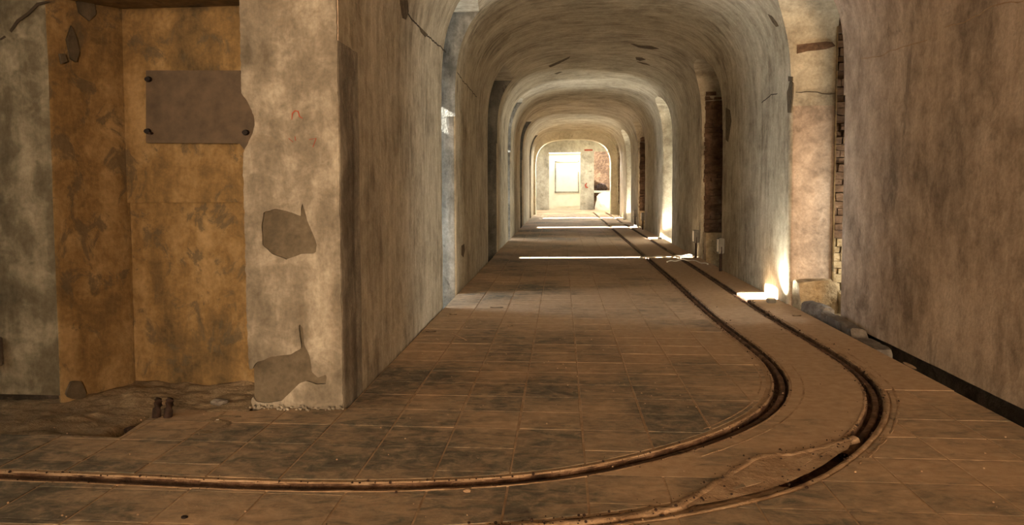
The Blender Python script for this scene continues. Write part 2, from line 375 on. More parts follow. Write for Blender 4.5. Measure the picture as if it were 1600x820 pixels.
def pdist(Q, poly):
    P = np.array(poly); d = np.full(len(Q), 1e9); ins = np.zeros(len(Q), bool)
    for a, b in zip(P, np.roll(P, -1, 0)):
        e = b-a; t = np.clip(((Q-a)@e)/max(e@e,1e-12), 0, 1); c = Q-(a+t[:,None]*e); d = np.minimum(d, np.hypot(c[:,0],c[:,1]))
        cr = (a[1] > Q[:,1]) != (b[1] > Q[:,1])
        with np.errstate(divide='ignore', invalid='ignore'): xi = a[0]+(Q[:,1]-a[1])*(b[0]-a[0])/(b[1]-a[1])
        ins ^= cr & (Q[:,0] < xi)
    return np.where(ins, d, -d)
def skin(name, ffun, x0, x1, z0, z1, step, front, depth, mat, parent=None):
    nx = int((x1-x0)/step); nz_ = int((z1-z0)/step); gx = np.linspace(x0,x1,nx+1); gz = np.linspace(z0,z1,nz_+1)
    Q = np.array([(a,b) for b in gz for a in gx]); f = ffun(Q).reshape(nz_+1, nx+1)
    bm = bmesh.new(); cache = {}
    def V(x, z):
        k = (round(x,5), round(z,5))
        if k not in cache: cache[k] = bm.verts.new(front(x,z))
        return cache[k]
    for j in range(nz_):
        for i in range(nx):
            cs = [(gx[i],gz[j],f[j,i]),(gx[i+1],gz[j],f[j,i+1]),(gx[i+1],gz[j+1],f[j+1,i+1]),(gx[i],gz[j+1],f[j+1,i])]; vv = []
            for k in range(4):
                a, b = cs[k], cs[(k+1)%4]
                if a[2] > 0: q = V(a[0],a[1]); vv += [q] if q not in vv else []
                if (a[2] > 0) != (b[2] > 0):
                    t = a[2]/(a[2]-b[2]); q = V(a[0]+(b[0]-a[0])*t, a[1]+(b[1]-a[1])*t); vv += [q] if q not in vv else []
            if len(vv) >= 3:
                try: bm.faces.new(vv)
                except ValueError: pass
    bmesh.ops.recalc_face_normals(bm, faces=bm.faces)
    ed = [e for e in bm.edges if e.is_boundary]
    r = bmesh.ops.extrude_edge_only(bm, edges=ed)
    for v in r['geom']:
        if isinstance(v, bmesh.types.BMVert): v.co += Vector(depth)
    return bobj(name, bm, mat, parent, True, 45)
def pf(Q):
    r = pdist(Q, fo)+np.array([.006*noise.noise(Vector((a*22,b*22,1)))+.004*noise.noise(Vector((a*60,b*60,1))) for a, b in Q])
    for h in (holeA, holeB): r = np.minimum(r, -pdist(Q, h))
    return r
def pfront(x, z):
    rel = .012*nz((x,0,z),5)+.004*nz((x,0,z),16)
    return (x, YF+rel*.6, z)
o = struct(skin('wall_pier', pf, xe-.03, XL-.003, -.06, 4.3, .0155, pfront, (0,.045,0), 'pier')); o.parent = pier
# side skin of the pier along the tunnel
struct(block('wall_pier', [(XL-.03,YF+.03)]+arc((XL-.02,YF+.02), .02, -90, 0, 3)+[(XL,5.40),(XL-.005,5.43),(XL,5.46),(XL+.001,5.56),(XL-.03,5.58)], -.1, SPR, 'pier', .08, .004, SPR))
# worn crumbs of plaster around the foot of the pier
bm = bmesh.new()
for k in range(70):
    x = random.uniform(-1.99,-1.36); y = YF-random.uniform(.0,.05); r = random.uniform(.003,.012)
    m_ = bmesh.ops.create_icosphere(bm, subdivisions=1, radius=r, matrix=Matrix.Translation((x,y,random.uniform(.0,.02))))
stuff(bobj('plaster_crumb', bm, 'pier', pier))
# cracks and scribbles, thin ribbons lying on the surfaces
def strokes(name, plist, w_, mat, nrm, parent=None, th=.004):
    bm = bmesh.new()
    for pts in plist:
        pts = [Vector(p) for p in pts]; nr = Vector(nrm)
        L, Rr = [], []
        for i, p in enumerate(pts):
            t = (pts[min(i+1,len(pts)-1)]-pts[max(i-1,0)]).normalized(); s = t.cross(nr).normalized()*w_*(.5 if i in (0,len(pts)-1) else 1)
            L.append((bm.verts.new(p+s), bm.verts.new(p+s+nr*th))); Rr.append((bm.verts.new(p-s), bm.verts.new(p-s+nr*th)))
        for i in range(len(pts)-1):
            bm.faces.new((L[i][1],L[i+1][1],Rr[i+1][1],Rr[i][1])); bm.faces.new((L[i][0],L[i+1][0],L[i+1][1],L[i][1])); bm.faces.new((Rr[i][0],Rr[i][1],Rr[i+1][1],Rr[i+1][0]))
    return bobj(name, bm, mat, parent)
fy = YF-.003
strokes('red_scribble', [[ony(x,y,fy) for x,y in q] for q in ([(456,187),(457,177),(461,173),(466,174),(468,182),(473,185)], [(483,218),(494,216),(489,230)], [(451,216),(458,222)], [(461,213),(462,220)])], .0036, 'red', (0,-1,0), pier, .003)
def wob(pts, amp, step=.05, seed=0):
    out = []
    for a, b in zip(pts[:-1], pts[1:]):
        a, b = Vector(a), Vector(b); n = max(1, int((b-a).length/step))
        for k in range(n):
            p = a.lerp(b, k/n); out.append(p+Vector((0, nz(p,9,seed)*amp*.3, nz(p,9,seed+5)*amp)))
    out.append(Vector(pts[-1])); return out

# ------------------------------------------------------------------ floor: rails curve out of the tunnel to the left
def catmull(P, n=5):
    P = [P[0]*2-P[1]]+P+[P[-1]*2-P[-2]]; out = []
    for i in range(1, len(P)-2):
        for k in range(n):
            t = k/n; a, b, c, d = P[i-1:i+3]
            out.append(.5*((2*b)+(c-a)*t+(2*a-5*b+4*c-d)*t*t+(3*b-a-3*c+d)*t**3))
    out.append(P[-2]); return out
def path(pix, head, tail):
    pts = [Vector(h) for h in head]+[Vector(onz(*p)[:2]) for p in pix]+[Vector(t) for t in tail]
    for _ in range(2): pts = [pts[0]]+[(pts[i-1]+pts[i]*2+pts[i+1])/4 for i in range(1,len(pts)-1)]+[pts[-1]]
    return catmull(pts)
inner = path([(95,745),(190,749.5),(285,754),(400,759.7),(500,761),(638,762),(756,756),(858,746),(906,738),(962,728),(1030,713),(1100,692),(1156,671),(1199,649),(1224,627),(1231,595),(1215,570),(1183,548),(1145,519),(1113,497),(1085,468)],
             [(-6.9,3.80),(-4.5,3.77),(-3.3,3.76),(-2.8,3.75)], [(1.63,12),(1.63,14.),(1.63,20),(1.63,28),(1.60,36),(1.55,43.5),(1.55,44)])
outer = path([(830,822),(934,813),(1010,803),(1080,792),(1150,777),(1205,764),(1252,749),(1283,730),(1322,703),(1347,680),(1368,654),(1375,627),(1368,602),(1342,576),(1300,551),(1250,522),(1192,489.7),(1146,459)],
             [(-6.9,3.16),(-4.5,3.14),(-3.,3.13),(-1.6,3.13),(-.6,3.16)], [(2.26,12),(2.26,14),(2.26,20),(2.26,28),(2.2,36),(2.12,43.5),(2.12,44)])
NI = np.array([p[:] for p in inner]); NO = np.array([p[:] for p in outer])
def sdist(P, Q):
    """signed distance of points Q (n,2) from polyline P: positive on the right of its direction"""
    best = np.full(len(Q), 1e9); sg = np.ones(len(Q))
    for i in range(len(P)-1):
        a, b = P[i], P[i+1]; d = b-a; L = d@d
        if L < 1e-12: continue
        t = np.clip(((Q-a)@d)/L, 0, 1); c = a+t[:,None]*d; e = Q-c; ds = np.hypot(e[:,0], e[:,1])
        cr = d[0]*e[:,1]-d[1]*e[:,0]; m_ = ds < best-1e-9
        best[m_] = ds[m_]; sg[m_] = np.where(cr[m_] < 0, 1, -1)
    return best*sg
GH = .051                                            # half width of the rail channel
PITX = PITY = .368; X0, Y0 = -.62, 4.36
# broken-up ground in front of the recess
def pitf(Q):
    x, y = Q[:,0], Q[:,1]
    # boundary: ground is broken where y is above a ragged line and x is left of the slab corner
    nb = np.array([noise.noise(Vector((a*2.3,b*2.3,3.))) for a, b in Q])
    return np.maximum(np.minimum(y-(4.40+.10*nb), -2.47+.06*nb-.15*(y-4.4)-x), np.minimum(y-(4.99+.04*nb), -1.9-x))   # >0 in the pit
def region(Q, kind, m_=0.):
    di, do = sdist(NI, Q), sdist(NO, Q)
    if kind == 'base': r = np.minimum(np.abs(di)-GH, np.abs(do)-GH)
    elif kind == 'in': r = -di-m_
    elif kind == 'mid': r = np.minimum(di-m_, -do-m_)
    else: r = do-m_
    r = np.minimum(r, 2.64-Q[:,0])
    return np.minimum(r, -pitf(Q)-.0)
def cell_mesh(x0, x1, y0, y1, kind, marg, z, depth, N_=12, bev=0.):
    """part of the cell where region>0, as (verts, faces) prism"""
    gx = np.linspace(x0, x1, N_+1); gy = np.linspace(y0, y1, N_+1)
    Q = np.array([(a,b) for b in gy for a in gx]); f = region(Q, kind, marg)
    if (f > 0).all():
        if bev:
            e = bev; v = [(x0,y0,z-depth),(x1,y0,z-depth),(x1,y1,z-depth),(x0,y1,z-depth),(x0,y0,z-e*.5),(x1,y0,z-e*.5),(x1,y1,z-e*.5),(x0,y1,z-e*.5),(x0+e,y0+e,z),(x1-e,y0+e,z),(x1-e,y1-e,z),(x0+e,y1-e,z)]
            return v, [(0,1,5,4),(1,2,6,5),(2,3,7,6),(3,0,4,7),(4,5,9,8),(5,6,10,9),(6,7,11,10),(7,4,8,11),(8,9,10,11)]
        v = [(x0,y0,z-depth),(x1,y0,z-depth),(x1,y1,z-depth),(x0,y1,z-depth),(x0,y0,z),(x1,y0,z),(x1,y1,z),(x0,y1,z)]
        return v, [(0,1,5,4),(1,2,6,5),(2,3,7,6),(3,0,4,7),(4,5,6,7)]
    if (f <= 0).all(): return None
    f = f.reshape(N_+1, N_+1); bm = bmesh.new(); cache = {}
    def V(x, y):
        k = (round(x,5), round(y,5))
        if k not in cache: cache[k] = bm.verts.new((x,y,z))
        return cache[k]
    for j in range(N_):
        for i in range(N_):
            cs = [(gx[i],gy[j],f[j,i]),(gx[i+1],gy[j],f[j,i+1]),(gx[i+1],gy[j+1],f[j+1,i+1]),(gx[i],gy[j+1],f[j+1,i])]
            poly = []
            for k in range(4):
                a, b = cs[k], cs[(k+1)%4]
                if a[2] > 0: poly.append((a[0],a[1]))
                if (a[2] > 0) != (b[2] > 0):
                    t = a[2]/(a[2]-b[2]); poly.append((a[0]+(b[0]-a[0])*t, a[1]+(b[1]-a[1])*t))
            vv = []
            for p in poly:
                q = V(*p)
                if q not in vv: vv.append(q)
            if len(vv) >= 3:
                try: bm.faces.new(vv)
                except ValueError: pass
    bmesh.ops.dissolve_limit(bm, angle_limit=.02, verts=bm.verts, edges=bm.edges)
    r = bmesh.ops.extrude_face_region(bm, geom=list(bm.faces))
    top = [e for e in r['geom'] if isinstance(e, bmesh.types.BMVert)]
    for v in top: v.co.z = z-depth-0.
    bmesh.ops.recalc_face_normals(bm, faces=bm.faces)
    bm.verts.index_update(); v = [tuple(q.co) for q in bm.verts]; fs = [tuple(q.index for q in g.verts) for g in bm.faces]; bm.free()
    return v, fs
def join_cells(name, cells, mat, parent=None):
    V_, F_ = [], []
    for v, fs in cells:
        k = len(V_); V_ += v; F_ += [tuple(i+k for i in f) for f in fs]
    return mesh(name, V_, F_, mat, parent)
floor = struct(boxes('floor', [((-7.,-14.,-.45),(PE,50.5,-.30))], 'earth'))
cells = []
xs = [X0+PITX*k for k in range(-18, 9)]+[2.64]
yy = [Y0+PITY*k for k in range(-24, 34)]
for a, b in zip(xs[:-1], xs[1:]):
    for c, d in zip(yy[:-1], yy[1:]):
        if (a+b)/2 < XL-.05 and (c+d)/2 > 5.2: continue
        r = cell_mesh(a, b, c, d, 'base', 0, -.004, .10)
        if r: cells.append(r)
yf0 = yy[-1]
for q in [(XL,1.585),(1.675,2.215),(2.305,2.64)]:
    a, b = q; cells.append(([(a,yf0,-.1),(b,yf0,-.1),(b,44,-.1),(a,44,-.1),(a,yf0,-.004),(b,yf0,-.004),(b,44,-.004),(a,44,-.004)], [(0,1,5,4),(1,2,6,5),(2,3,7,6),(3,0,4,7),(4,5,6,7)]))
struct(join_cells('floor', cells, 'grout'))
# tiles
tiles = []
J = .006
for a, b in zip(xs[:-1], xs[1:]):
    for k in range(-6, 48):
        c = Y0+PITY*k; d = c+PITY; mx, my = (a+b)/2, (c+d)/2
        if mx < -5 or (mx < XL-.1 and my > 5.06) : continue
        for kind, mg in (('in',.10),('mid',.07),('out',.095)):
            if kind == 'mid' and not (my < 3.95 and mx < .75): continue
            if kind == 'out' and not (my < 6.0): continue
            if kind == 'in' and my < 3.2: continue
            a2 = max(a, XL+.01) if my > 5.06 else a
            j = J if kind != 'in' else .0065+.002*math.sin(k+a)
            if b-a2 < .06: continue
            r = cell_mesh(a2+j, b-j, c+j*.7, d-j*.7, kind, mg, random.uniform(-.0008,.0012), .03, bev=.003)
            if r:
                cv = RW.transposed() @ Vector((mx,my,-H)); 
                if cv.z < .5: continue
                px, py = PX+F*cv.x/cv.z, PY-F*cv.y/cv.z
                if -150 < px < 1750 and py < 980: tiles.append((F*F/(my*my*my), r))
tiles.sort(key=lambda q: -q[0])
tile0 = None
for i, (_, r) in enumerate(tiles[:296]): mesh('floor_tile', r[0], r[1], 'tile', floor)
if len(tiles) > 296: stuff(join_cells('floor_tile', [r for _, r in tiles[296:]], 'tile', floor))
# far floor tiles, joined
far = []
kk = 48
while Y0+PITY*kk < 43.8:
    for a, b in zip(xs[:-1], xs[1:]):
        if b < XL+.05 or a > 1.5: continue
        a2 = max(a, XL+.01); b2 = min(b, 1.5)
        if b2-a2 < .05: continue
        c = Y0+PITY*kk; z = .001
        far.append(([(a2+.008,c+.006,z-.02),(b2-.008,c+.006,z-.02),(b2-.008,c+PITY-.006,z-.02),(a2+.008,c+PITY-.006,z-.02),(a2+.008,c+.006,z),(b2-.008,c+.006,z),(b2-.008,c+PITY-.006,z),(a2+.008,c+PITY-.006,z)], [(0,1,5,4),(1,2,6,5),(2,3,7,6),(3,0,4,7),(4,5,6,7)]))
    kk += 1
stuff(join_cells('floor_tile', far, 'tile', floor))
# cast slabs along and between the rails
def slab_cells(kind, marg, test, z=.001):
    out = []
    for a, b in zip(xs[:-1], xs[1:]):
        for c, d in zip(yy[:-1], yy[1:]):
            if test((a+b)/2, (c+d)/2):
                r = cell_mesh(a, b, c, d, kind, marg, z, .02)
                if r: out.append(r)
    return out
c_ = slab_cells('mid', .07, lambda x,y: not (y < 3.95 and x < .75) and y > 3 and x > .3)
c_.append(([(1.70,yf0,-.02),(2.19,yf0,-.02),(2.19,44,-.02),(1.70,44,-.02),(1.70,yf0,.001),(2.19,yf0,.001),(2.19,44,.001),(1.70,44,.001)], [(0,1,5,4),(1,2,6,5),(2,3,7,6),(3,0,4,7),(4,5,6,7)]))
join_cells('cast_slab', c_, 'slab', floor)
c_ = slab_cells('out', .07, lambda x,y: y > 5.95 and x > 1.)
c_.append(([(2.33,yf0,-.02),(2.64,yf0,-.02),(2.64,44,-.02),(2.33,44,-.02),(2.33,yf0,.001),(2.64,yf0,.001),(2.64,44,.001),(2.33,44,.001)], [(0,1,5,4),(1,2,6,5),(2,3,7,6),(3,0,4,7),(4,5,6,7)]))
join_cells('cast_slab', c_, 'slab', floor)

# channels, rails and mortar lips
def offset(P, d):
    out = []
    for i, p in enumerate(P):
        t = (P[min(i+1,len(P)-1)]-P[max(i-1,0)]).normalized(); out.append(p+Vector((t.y,-t.x))*d)
    return out
def dens(P, step=.03, ymax=16):
    out = [P[0]]
    for a, b in zip(P[:-1], P[1:]):
        n = max(1, int((b-a).length/(step if (a.y < ymax) else .5)))
        for k in range(1, n+1): out.append(a.lerp(b, k/n))
    return out
def sweep(name, P, sec, mat, parent=None, amp=0., seed=0.):
    """sweep an open/closed section [(offset, z)] along the plan path P"""
    n, m_ = len(P), len(sec); vs_, fs = [], []
    for i, p in enumerate(P):
        t = (P[min(i+1,n-1)]-P[max(i-1,0)]).normalized(); s = Vector((t.y,-t.x))
        for k, (o_, z) in enumerate(sec):
            q = p+s*o_; a = amp*(nz((q.x,q.y,0),11,seed+k*.3)+.6*nz((q.x,q.y,0),34,seed+k)) if amp else 0
            vs_.append((q.x+s.x*a*.8, q.y+s.y*a*.8, z+a))
    for i in range(n-1):
        for k in range(m_-1): fs.append((i*m_+k, (i+1)*m_+k, (i+1)*m_+k+1, i*m_+k+1))
    return mesh(name, vs_, fs, mat, parent, True, 60)
di = dens(inner); do_ = dens(outer)
for nm, P in (('inner', di), ('outer', do_)):
    sweep('rail_channel', P, [(-.047,-.004),(-.046,-.05),(-.02,-.058),(.02,-.058),(.046,-.05),(.047,-.004)], 'rust', floor, .003, 1.)
r1 = sweep('rail', di, [(-.012,-.060),(-.012,-.022),(-.006,-.014),(.022,-.014),(.028,-.022),(.028,-.060)], 'rust', None, .002)
tag(r1, 'rusted rail sunk in the inner groove curving from the tunnel to the left', 'rail')
iend = min(range(len(do_)), key=lambda i: (do_[i]-Vector(onz(1322,703)[:2])).length)
r2 = sweep('rail', do_[iend:], [(-.018,-.060),(-.018,-.024),(-.012,-.018),(.014,-.018),(.020,-.024),(.020,-.060)], 'rust', None, .002)
tag(r2, 'rusted rail sunk in the outer groove along the right wall', 'rail')
def bead(P, off, w_, h, amp, seed, mat='mud'):
    return sweep('mortar_lip', offset(P, off), [(-w_,-.010),(-w_*.5,h*.35),(0,h*.4),(w_*.5,h*.35),(w_,-.010)], mat, floor, amp, seed)
near_i = [p for p in di if p.y < 13 and p.x > -5]; near_o = [p for p in do_ if p.y < 13]
bead(near_i, -.058, .012, .005, .003, 2.); bead(near_i, .060, .013, .004, .004, 4.)
bead([p for p in near_i if .9 < p.x and p.y < 6.6], -.135, .010, .005, .004, 6.); bead([p for p in near_i if .6 < p.x and p.y < 6.6], .145, .012, .005, .005, 7.)
no_c = do_[iend-6:]; no_c = [p for p in no_c if p.y < 11]
bead(no_c, -.064, .018, .005, .003, 3.); bead([p for p in do_ if p.y < 10 and p.x > -.6], .068, .022, .006, .005, 5.)
bead([p for p in no_c if p.y < 7.5], .13, .014, .004, .008, 8.)
# filled part of the outer groove with the raised winding mortar band
fill = [p for p in do_[:iend-2] if p.x > -3.5]
kd = min(range(len(fill)), key=lambda i: (fill[i]-Vector(onz(1252,749)[:2])).length)
sweep('groove_fill', fill[:kd-2], [(-.06,-.03),(-.04,-.006),(.0,-.012),(.04,-.004),(.06,-.03)], 'mud', floor, .006, 9.)
band = catmull([Vector(onz(*p)[:2]) for p in [(1335,684),(1300,693),(1244,707.5),(1190,713),(1165,723),(1131,747),(1089,772),(1047,794),(990,804),(934,811.5),(850,818.6),(760,826)]])
bd = dens(band, .02)
sweep('mortar_band', bd, [(-.036,-.015),(-.030,.002),(-.018,.008),(.006,.008),(.018,.003),(.028,-.015)], 'mud', floor, .007, 11.)
# mortar apron between band and groove
Vv, Ff = [], []
A = [p for p in bd]; nA = 40
for i in range(nA+1):
    a = A[int(i/nA*(len(A)-30))]
    b = min(fill, key=lambda q: (q-a).length) if i else Vector(onz(1325,700)[:2])
    for k in range(7):
        q = a.lerp(b, k/6); Vv.append((q.x,q.y,.005+.008*nz((q.x,q.y,0),9)-.006*k/6))
for i in range(nA):
    for k in range(6): Ff.append((i*7+k, (i+1)*7+k, (i+1)*7+k+1, i*7+k+1))
mesh('mortar_apron', Vv, Ff, 'mud', floor, True, 80)
# loose dirt crumbs in and along the grooves
bm = bmesh.new()
for P, n_, sp in ((near_i, 1500, .07), (no_c, 1000, .08), ([p for p in fill if p.x > -1], 140, .09), (bd, 160, .05)):
    for k in range(n_):
        r = random.uniform(.0015,.0065)*(.6 if random.random() < .75 else 1.4)
        o_ = random.gauss(random.choice((-.052,-.052,.052,.0)), .010) if random.random() < .8 else random.gauss(0, sp)
        k_ = random.randrange(1,len(P)-1); p = P[k_]; t_ = (P[k_+1]-P[k_-1]).normalized(); q_ = (p.x+t_.y*o_, p.y-t_.x*o_)
        zz = r*.3-.0 if abs(o_) > .044 else (-.045 if P is near_i or P is no_c else .012)
        m_ = Matrix.Translation((q_[0], q_[1], zz)) @ Matrix.Rotation(random.random()*3,4,'X') @ Matrix.Scale(random.uniform(.4,1),4,(0,0,1))
        bmesh.ops.create_icosphere(bm, subdivisions=1, radius=r, matrix=m_)
stuff(bobj('dirt_crumb', bm, 'iron', floor))
# gravel and dust lumps over the floor
bm = bmesh.new()
for k in range(500):
    y = random.uniform(3.2, 12); x = random.uniform(XL, 2.55) if y > 5 else random.uniform(-3.6, 2.55); r = random.uniform(.0015,.006)
    bmesh.ops.create_icosphere(bm, subdivisions=1, radius=r, matrix=Matrix.Translation((x,y,r*.3)))
stuff(bobj('floor_grit', bm, 'mud', floor))

# broken ground in the recess and on the left
Vv, Ff = [], []; nx_, ny_ = 110, 50
gx0, gx1, gy0, gy1 = -5.2, -1.95, 4.25, 5.54
for j in range(ny_+1):
    for i in range(nx_+1):
        x = gx0+(gx1-gx0)*i/nx_; y = gy0+(gy1-gy0)*j/ny_
        h = -.014+.022*nz((x,y,0),2.2,3)+.018*nz((x*1.5,y*3,0),5,1)+.008*nz((x,y,0),14)
        h += .05*max(0, (y-5.0)/.5)
        # trench leading to the dark stubs
        q = Vector((x,y)); a, b = Vector((-2.60,4.50)), Vector((-2.46,4.92)); t = max(0, min(1, (q-a).dot(b-a)/(b-a).length_squared)); dd = (q-a.lerp(b,t)).length
        h -= .11*math.exp(-(dd/.07)**2)
        a, b = Vector((-3.6,4.56)), Vector((-2.75,4.58)); t = max(0, min(1, (q-a).dot(b-a)/(b-a).length_squared)); dd = (q-a.lerp(b,t)).length
        h -= .05*math.exp(-(dd/.04)**2)
        e = min(1, max(0,(y-gy0)/.12)); Vv.append((x, y, h if e >= 1 else h*e-.06*(1-e)))
for j in range(ny_):
    for i in range(nx_): k = j*(nx_+1)+i; Ff.append((k,k+1,k+nx_+2,k+nx_+1))
mesh('broken_ground', Vv, Ff, 'earth', floor, True, 80)
# concrete slab in front of the pier's left side
# ------------------------------------------------------------------ gutter, kerb stones
kb = [((2.66,7.55),(2.80,8.55),.05,'end of wall'), ((2.66,8.60),(2.79,9.75),.10,'')]
def kerb(a, b, z1, rough, label, seed):
    bm = bmesh.new(); L = (Vector(b)-Vector(a)).length; n = max(3,int(L/.08))
    t = (Vector(b)-Vector(a)).normalized(); s = Vector((-t.y,t.x))
    rings = []
    for i in range(n+1):
        p = Vector(a).lerp(Vector(b), i/n); ring = []
        for (o_, z) in ((.06,-.28),(.075,-.05),(.065,z1*.8),(.04,z1),(-.03,z1),(-.06,z1*.75),(-.065,-.05),(-.06,-.28)):
            q = p+s*o_; k = rough*nz((q.x,q.y,z),7,seed); e = .0 if 0 < i < n else .01
            ring.append(bm.verts.new((q.x+s.x*k, q.y+k*.5, z+k*(1 if z > 0 else 0)-e)))
        rings.append(ring)
    for r0, r1_ in zip(rings[:-1], rings[1:]):
        for k in range(8): bm.faces.new((r0[k], r1_[k], r1_[(k+1)%8], r0[(k+1)%8]))
    bm.faces.new(rings[0]); bm.faces.new(rings[-1][::-1])
    return tag(bobj('kerb_stone', bm, 'kerb'), label, 'kerb')
kerb((2.75,7.35),(2.75,7.9), -.01, .03, 'low crumbling dark kerb piece nearest the camera in the right gutter', 1.)
kerb((2.75,7.95),(2.77,9.0), .06, .04, 'dark chipped kerb stone under the end of the right wall', 2.)
kerb((2.80,9.02),(2.72,9.52), .11, .02, 'pale upright kerb stone beside the bright wall opening', 3.)
tag(rock('stone_chip', (2.655,6.6,.008), (.018,.13,.008), 'grout', None, 3.), 'flat pale stone flake lying on the edge of the right gutter', 'stone')

# ------------------------------------------------------------------ right openings: masonry
def cell_stone(name, a, b, mat, parent, seed, bev=.012, amp=.012):
    bm = bmesh.new(); box(bm, a, b)
    bmesh.ops.subdivide_edges(bm, edges=bm.edges, cuts=1, use_grid_fill=True)
    c = (Vector(a)+Vector(b))/2
    for v in bm.verts:
        d = v.co-c; k = 1-.10*(d.length/((Vector(b)-Vector(a)).length/2))**2
        v.co = c+d*k+Vector((nz(v.co,9,seed),nz(v.co,9,seed+3),nz(v.co,9,seed+6)))*amp
    return bobj(name, bm, mat, parent, True, 30)
# opening 1: rough bricks on the far side, beyond the plaster reveal
m1 = struct(boxes('wall_masonry', [((3.13,10.24,-.3),(PE,10.30,3.5))], 'stone'))
z = -.12; row = 0
while z < 3.35:
    h = random.choice((.07,.085,.10)); x = 3.14-(row%2)*.08
    while x < 3.9:
        L = random.uniform(.13,.24); a = max(x,3.14)
        if x+L-a > .04: cell_stone('brick', (a+.002,10.16+random.uniform(-.025,.02),z+.002), (x+L-.002,10.27,z+h-.002), 'brick' if z > .75 else 'stone', m1, row*3.1+x)
        x += L
    z += h; row += 1
# squared base blocks under the reveal
for a, b, lab in (((2.66,9.58,-.06),(3.06,9.88,.30),'large rough square stone block at the foot of the first right opening'),
                  ((3.22,9.78,-.10),(3.48,10.10,.14),'small rough stone block wedged in the corner of the first right opening')):
    bm = bmesh.new(); box(bm, a, b); bmesh.ops.subdivide_edges(bm, edges=bm.edges, cuts=5, use_grid_fill=True)
    for v in bm.verts: v.co += Vector((nz(v.co,6,1),nz(v.co,6,2),nz(v.co,6,3)))*.035+Vector((nz(v.co,20,1),nz(v.co,20,2),nz(v.co,20,3)))*.012
    tag(bobj('stone_block', bm, 'stone', None, True, 60), lab, 'stone block')
struct(block('trim_2', [(3.115,9.935),(3.13,9.935),(3.14,10.0),(3.14,10.15),(3.115,10.15)], .28, 3.2, 'ochre', .1, .006))
# even openings: dark brick faces and pale plinths
for gi in (1,3,5):
    y1 = GR[gi][1]
    bm = bmesh.new(); z = .0; row = 0
    while z < 3.45:
        h = .085; x = XR+.05-(row%2)*.1
        while x < 3.7:
            L = random.uniform(.18,.27); a = max(x, XR+.04)
            if x+L-a > .05:
                yy0 = y1-.05+random.uniform(-.02,.02)
                box(bm, (a+.005,yy0,z+.005), (x+L-.005,y1+.01,z+h-.006))
            x += L
        z += h; row += 1
    for v in bm.verts: v.co += Vector((nz(v.co,5,1),nz(v.co,5,2)*2.2,nz(v.co,5,3)))*.03
    mk = struct(boxes('wall_masonry', [((XR+.06,y1-.015,-.3),(PE,y1-.002,3.3))], 'brick'))
    stuff(bobj('brick_face', bm, 'brick', mk))
    pb = block('plinth', [(XR+.02,y1-.46),(3.05,y1-.46),(3.05,y1-.16),(XR+.02,y1-.16)], -.2, .52, 'stone', .08, .03)
    tag(pb, {1:'pale rough plinth between the two floodlight posts in the nearer brick opening',3:'pale rough plinth in the farther brick opening with posts',5:'small pale plinth in the brick opening nearest the end door'}[gi], 'plinth')
# side wall of each passage: far ends with windows that let the sun and sky in, plus added fill lamps
def end_wall(x0, x1, y0, y1, hole, nm):
    h = hole; L = []
    if h is None: L = [((x0,y0,-.3),(x1,y1,3.8))]
    else:
        L = [((x0,y0,-.3),(x1,h[0],3.8)),((x0,h[1],-.3),(x1,y1,3.8)),((x0,h[0],-.3),(x1,h[1],h[2])),((x0,h[0],h[3]),(x1,h[1],3.8))]
    return struct(boxes(nm, L, 'wall'))
for i, (y0, y1) in enumerate(GL):
    if i in (0,2): hole = (y1-.80, y1-.02, 3.15, 3.53)
    else:
        m_, hw = {1:(15.98,.11), 3:(27.85,.33), 4:(36.0,.38)}[i]
        hole = (m_-hw, m_+hw, 1.45, 3.40)
    end_wall(PW-.08, PW, y0-.1, y1+.1, hole, 'wall_left_passage')
    if i in (0,2):
        area('passage_fill', (PW+.05, (y0+y1)/2, 1.3), (1,0,.35), .9, 2.2, 110, DAY)  # added lamp before the closed wall below the hole, brightens the tunnel
for i, (y0, y1) in enumerate(GR):
    odd = i % 2 == 0
    c = (y0+y1)/2
    end_wall(PE, PE+.3, y0-.1, y1+.1, (c-.35,c+.35,.05,1.1) if odd else (c-.1,c+.1,.02,.5), 'wall_right_passage')
    area('passage_fill', (PE+.2, c, .55 if odd else .28), (-1,.1,.45) if odd else (-1,.25,0), .65 if odd else .18, 1. if odd else .45, (75 if i == 0 else 120) if odd else 8, CREAM)  # added lamp in the hole; odd ones tilt up to brighten the vault

# ------------------------------------------------------------------ end of the tunnel
ring = vault_prof(-1.27, 2.33, 2.1, 3.62)
rp = [(-1.27,-.02)]+ring+[(2.33,-.02),(XR+.6,-.02),(XR+.6,4.4),(XL-.6,4.4),(XL-.6,-.02)]
rg = struct(bobj('wall_arch', prism_y(rp, 40.3, 41.25), 'cream', None, True, 30)); rg.name = 'trim_3'
# end room, its roof open to the sky over a light well
struct(boxes('wall_end_room', [((-3.2,YE,-.3),(-2.9,50.9,4.4)),((4.2,YE,-.3),(4.5,50.9,4.4))], 'endwall'))
struct(boxes('ceiling', [((-3.2,YE,4.0),(4.5,44.2,4.4)),((-3.2,46.2,4.0),(4.5,48.6,4.4))], 'vault'))
struct(boxes('floor', [((-3.2,44.0,-.3),(4.5,51,-.004)),((-3.2,YE,-.3),(XL,44.,-.004)),((2.64,YE,-.3),(4.5,44.,-.004))], 'grout'))
a, b = -.74, 1.06
struct(boxes('wall_end', [((-3.,48.2,0),(a,48.6,4.1)),((b,48.2,0),(1.83,48.6,4.1)),((a,48.2,3.31),(b,48.6,4.1)),((1.83,48.2,3.35),(4.3,48.6,4.1)),((2.9,48.2,0),(4.3,48.6,3.35))], 'endwall'))
struct(boxes('wall_end', [((-3.,50.6,0),(4.3,50.9,4.3))], 'endwall'))
door = struct(boxes('door_1', [((-.95,50.0,.0),(1.25,50.08,3.3))], 'door'))
